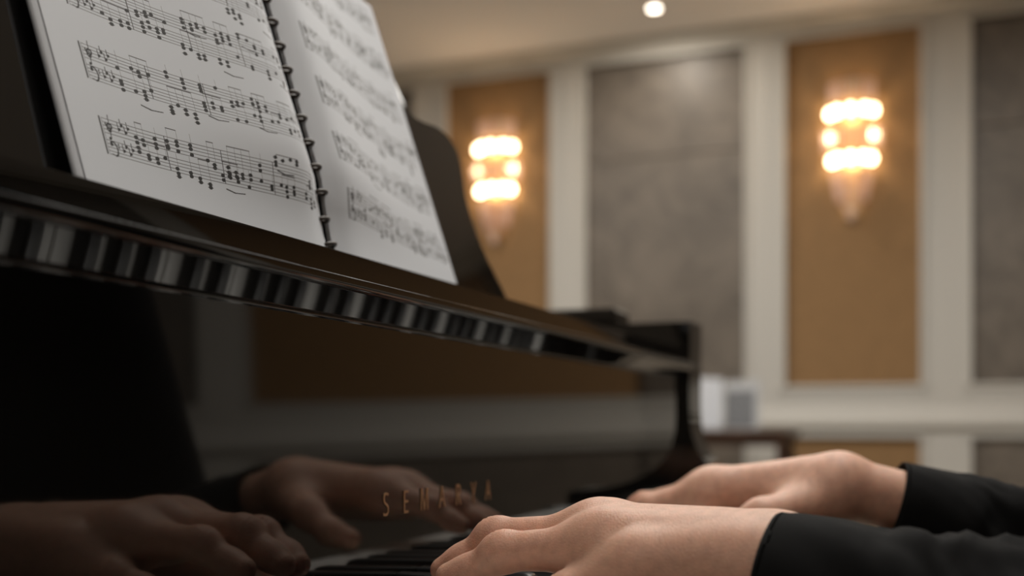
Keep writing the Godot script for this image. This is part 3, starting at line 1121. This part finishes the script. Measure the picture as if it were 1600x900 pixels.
func build_person() -> void:
	var ps := thing("person", "person in a black suit playing the piano with both hands", "person", Vector3.ZERO)
	var pos := PackedVector3Array()
	var idx := PackedInt32Array()
	# left hand, nearer the bass
	var lw := P(1225, 886, 0.512)
	var lj := [
		[P(945, 832, 0.560), P(792, 842, 0.560), P(732, 876, 0.556), P(704, 889, 0.552)],
		[P(936, 836, 0.541), P(775, 840, 0.543), P(722, 877, 0.541), P(694, 891, 0.539)],
		[P(948, 854, 0.520), P(786, 862, 0.521), P(730, 894, 0.521), P(702, 901, 0.519)],
		[P(1000, 893, 0.500), P(885, 925, 0.498), P(832, 944, 0.499), P(802, 951, 0.500)]]
	var lt := [P(1185, 892, 0.540), P(1075, 896, 0.578), P(975, 900, 0.596), P(893, 906, 0.596)]
	hand(lw, W(0.05, -0.110, 0.497), 0.0165, 0.012, lj, lt, 1.05, Vector3(0.05, 0.93, 0.36).normalized(), 0.00125, pos, idx)
	# right hand, further up the keyboard
	var rw := P(1312, 760, 0.836)
	var rj := [
		[P(1112, 769, 0.818), P(1012, 795, 0.818), P(980, 818, 0.818), P(962, 825, 0.818)],
		[P(1108, 766, 0.838), P(1004, 791, 0.840), P(970, 815, 0.840), P(950, 821, 0.840)],
		[P(1118, 769, 0.858), P(1022, 791, 0.862), P(985, 812, 0.863), P(966, 817, 0.863)],
		[P(1138, 776, 0.876), P(1062, 792, 0.886), P(1030, 809, 0.890), P(1010, 815, 0.891)]]
	var rt := [P(1285, 786, 0.812), P(1190, 810, 0.776), P(1132, 842, 0.768), P(1095, 854, 0.770)]
	hand(rw, W(0.06, -0.080, 0.868), 0.0205, 0.006, rj, rt, 1.04, Vector3(0.1, 0.97, -0.2).normalized(), 0.0021, pos, idx)
	# arms and trunk under the clothes
	var core := Flesh.new()
	core.k_in[0] = 0.03
	core.bone(lw, W(0.05, -0.110, 0.497), 0.018, 0.022)
	core.bone(W(0.05, -0.110, 0.497), W(0.12, -0.14, 0.475), 0.018, 0.020)
	core.bone(W(0.12, -0.14, 0.475), W(0.24, -0.18, 0.415), 0.020, 0.030)
	core.bone(W(0.24, -0.18, 0.415), W(0.25, 0.26, 0.48), 0.032, 0.045)
	core.bone(rw, W(0.06, -0.075, 0.865), 0.018, 0.022)
	core.bone(W(0.06, -0.080, 0.868), W(0.135, -0.122, 0.935), 0.016, 0.018)
	core.bone(W(0.135, -0.122, 0.935), W(0.205, -0.145, 0.995), 0.018, 0.030)
	core.bone(W(0.205, -0.145, 0.995), W(0.25, 0.26, 0.85), 0.032, 0.045)
	core.bone(W(0.25, 0.25, 0.49), W(0.25, 0.25, 0.82), 0.045, 0.045)
	core.bone(W(0.26, 0.25, 0.655), W(0.26, 0.34, 0.655), 0.06, 0.05)
	core.bone(W(0.27, 0.22, 0.655), W(0.41, -0.2, 0.655), 0.09, 0.09)
	var pc := PackedVector3Array()
	var ic := PackedInt32Array()
	core.mesh(0.010, pc, ic)
	var sc := pos.size()
	pos.append_array(pc)
	for i in ic:
		idx.append(i + sc)
	# neck and head
	var hd := Flesh.new()
	hd.k_in[0] = 0.03
	var hc := W(0.17, 0.56, 0.655)
	hd.bone(W(0.265, 0.33, 0.655), hc + Vector3(0.02, -0.06, 0), 0.062, 0.055)
	hd.bone(hc + Vector3(0.025, 0.035, 0), hc + Vector3(-0.015, 0.03, 0), 0.085, 0.078)
	hd.bone(hc + Vector3(-0.02, -0.03, 0), hc + Vector3(-0.06, -0.085, 0), 0.062, 0.032)
	hd.bone(hc + Vector3(-0.088, 0.005, 0), hc + Vector3(-0.112, -0.03, 0), 0.010, 0.014)
	for s in [-1.0, 1.0]:
		hd.bone(hc + Vector3(0.02, 0.01, 0.082 * s), hc + Vector3(0.015, -0.03, 0.078 * s), 0.016, 0.010)
		hd.bone(hc + Vector3(-0.083, 0.03, 0.02 * s), hc + Vector3(-0.075, 0.028, 0.05 * s), 0.010, 0.009)
		hd.dents.append([hc + Vector3(-0.092, 0.008, 0.033 * s), 0.022, 0.006])
	hd.bone(hc + Vector3(-0.092, -0.062, -0.02), hc + Vector3(-0.092, -0.062, 0.02), 0.008, 0.008)
	var p2 := PackedVector3Array()
	var i2 := PackedInt32Array()
	hd.mesh(0.005, p2, i2)
	var s0 := pos.size()
	pos.append_array(p2)
	for i in i2:
		idx.append(i + s0)
	mesh_node("body", smooth_mesh(pos, idx), mats.skin, ps)
	for s in [-1.0, 1.0]:
		var e := SphereMesh.new()
		e.radius = 0.012
		e.height = 0.024
		var ey := mesh_node("eye", e, mats.eye, ps)
		ey.position = hc + Vector3(-0.078, 0.006, 0.033 * s)
		var q := SphereMesh.new()
		q.radius = 0.006
		q.height = 0.012
		mesh_node("pupil", q, mats.pupil, ey).position = Vector3(-0.0075, -0.003, 0)
	var hr := Flesh.new()
	hr.k_in[0] = 0.03
	hr.bone(hc + Vector3(0.03, 0.05, 0), hc + Vector3(-0.015, 0.055, 0), 0.088, 0.078)
	hr.bone(hc + Vector3(0.055, 0.02, 0), hc + Vector3(0.06, -0.05, 0), 0.068, 0.045)
	hr.dents.append([hc + Vector3(-0.09, 0.0, 0), 0.06, 0.02])
	p2 = PackedVector3Array()
	i2 = PackedInt32Array()
	hr.mesh(0.008, p2, i2)
	mesh_node("hair", smooth_mesh(p2, i2), mats.hair, ps)
	# jacket: trunk, shoulders and upper arms
	var jk := Flesh.new()
	jk.k_in[0] = 0.06
	var le := W(0.25, -0.185, 0.41)
	var re := W(0.205, -0.145, 1.0)
	var ls := W(0.25, 0.27, 0.47)
	var rs := W(0.245, 0.27, 0.86)
	for s in [-1.0, 1.0]:
		jk.bone(W(0.43, -0.235, 0.655 + 0.075 * s), W(0.365, 0.0, 0.655 + 0.07 * s), 0.125, 0.12)
		jk.bone(W(0.365, 0.0, 0.655 + 0.07 * s), W(0.285, 0.20, 0.655 + 0.075 * s), 0.12, 0.115)
	for s in [-1.0, 1.0]:
		jk.bone(W(0.35, -0.20, 0.655 + 0.135 * s), W(0.29, 0.20, 0.655 + 0.135 * s), 0.105, 0.10)
	jk.bone(ls + Vector3(0.02, 0, 0), rs + Vector3(0.02, 0, 0), 0.075, 0.075)
	jk.bone(W(0.27, 0.28, 0.655), W(0.26, 0.345, 0.655), 0.085, 0.062)
	jk.bone(ls, le, 0.075, 0.058)
	jk.bone(rs, re, 0.085, 0.068)
	jk.bone(le, W(0.16, -0.155, 0.46), 0.056, 0.046)
	jk.bone(re, W(0.145, -0.124, 0.945), 0.056, 0.044)
	p2 = PackedVector3Array()
	i2 = PackedInt32Array()
	jk.mesh(0.014, p2, i2)
	var jacket := mesh_node("jacket", smooth_mesh(p2, i2), mats.suit, ps)
	mesh_node("shirt_collar", lathe([[0.066, 0.0], [0.068, 0.01], [0.066, 0.03], [0.062, 0.034], [0.058, 0.03], [0.06, 0.0]], 32), mats.shirt, jacket).position = W(0.25, 0.375, 0.655)
	mesh_node("sleeve", sleeve([W(-0.0785, -0.0735, 0.511), W(-0.045, -0.079, 0.508), W(0.0, -0.090, 0.504), W(0.045, -0.105, 0.496), W(0.12, -0.14, 0.475), W(0.25, -0.185, 0.41)],
		[0.0355, 0.0375, 0.043, 0.049, 0.054, 0.057], 1.06, 3, 0.009), mats.suit, jacket)
	mesh_node("sleeve", sleeve([W(-0.041, -0.0565, 0.838), W(-0.008, -0.066, 0.846), W(0.03, -0.080, 0.858), W(0.075, -0.098, 0.88), W(0.135, -0.122, 0.935), W(0.205, -0.145, 1.0)],
		[0.0315, 0.0345, 0.041, 0.046, 0.050, 0.056], 1.06, 8, 0.009), mats.suit, jacket)
	# trousers and shoes
	var tr := Flesh.new()
	tr.k_in[0] = 0.04
	for s in [-1.0, 1.0]:
		var hip := W(0.41, -0.245, 0.655 + 0.09 * s)
		var knee := W(-0.02, -0.315, 0.655 + 0.13 * s)
		var ankle := W(0.02, -0.74, 0.655 + 0.13 * s)
		tr.bone(hip, knee, 0.095, 0.07)
		tr.bone(knee, ankle, 0.066, 0.052)
	p2 = PackedVector3Array()
	i2 = PackedInt32Array()
	tr.mesh(0.014, p2, i2)
	mesh_node("trousers", smooth_mesh(p2, i2), mats.suit, ps)
	for s in [-1.0, 1.0]:
		var sf := Flesh.new()
		sf.k_in[0] = 0.03
		var c := W(0.02, -0.79, 0.655 + 0.13 * s)
		sf.bone(c + Vector3(0.03, 0, 0), c + Vector3(0.02, 0.03, 0), 0.04, 0.042)
		sf.bone(c + Vector3(0.02, -0.004, 0), c + Vector3(-0.13, -0.008, 0.01 * s), 0.038, 0.034)
		p2 = PackedVector3Array()
		i2 = PackedInt32Array()
		sf.mesh(0.009, p2, i2)
		mesh_node("shoe", smooth_mesh(p2, i2), mats.shoe, ps)

func build_bench() -> void:
	var b := thing("piano_bench", "black upholstered piano bench under the seated pianist", "bench", W(0.43, -EYE, 0.655))
	box("seat", Vector3(-0.19, 0.405, -0.36), Vector3(0.19, 0.468, 0.36), mats.leather, b, 0.02)
	box("apron", Vector3(-0.17, 0.34, -0.33), Vector3(0.17, 0.405, 0.33), mats.satin_black, b, 0.004)
	for x in [-0.145, 0.145]:
		for z in [-0.30, 0.30]:
			mesh_node("leg", lathe([[0.0, 0.0], [0.018, 0.0], [0.02, 0.02], [0.026, 0.30], [0.03, 0.345], [0.0, 0.345]], 12), mats.satin_black, b).position = Vector3(x, 0, z)

# ------------------------------------------------------------------ the side table by the far wall
func build_console_table() -> void:
	var l := 5.55
	var right := P(1242, 690, l).x
	var left := right - 0.95
	var top := 0.812
	var t := thing("console_table", "dark wooden side table standing against the panelled wall", "table", Vector3((left + right) / 2, 0, -l))
	var hw := (right - left) / 2
	box("tabletop", Vector3(-hw, top - 0.03, -0.2), Vector3(hw, top, 0.2), mats.walnut, t, 0.004)
	box("apron", Vector3(-hw + 0.03, top - 0.075, -0.17), Vector3(hw - 0.03, top - 0.03, 0.17), mats.walnut, t, 0.003)
	for x in [-hw + 0.045, hw - 0.045]:
		for z in [-0.155, 0.155]:
			box("leg", Vector3(x - 0.02, 0, z - 0.02), Vector3(x + 0.02, top - 0.03, z + 0.02), mats.walnut, t, 0.004)
	# open booklet standing on it
	var bx := P(1131, 660, l).x
	var b := thing("booklet", "open white booklet standing upright on the dark side table", "booklet", Vector3(bx, top + 0.007, -l + 0.03))
	var la := mesh_node("leaf", cbox(Vector3(0.155, 0.255, 0.004), 0.001), mats.leaf_white, b)
	la.position = Vector3(-0.07, 0.128, 0.045)
	la.rotation = Vector3(-0.05, 0.5, -0.05)
	var lb := mesh_node("leaf", cbox(Vector3(0.20, 0.24, 0.004), 0.001), mats.leaf_page, b)
	lb.position = Vector3(0.098, 0.12, 0.02)
	lb.rotation = Vector3(-0.05, -0.35, 0)
	mesh_node("printed_picture", cbox(Vector3(0.165, 0.185, 0.002), 0.0005), mats.leaf_print, lb).position = Vector3(-0.008, -0.02, 0.0025)
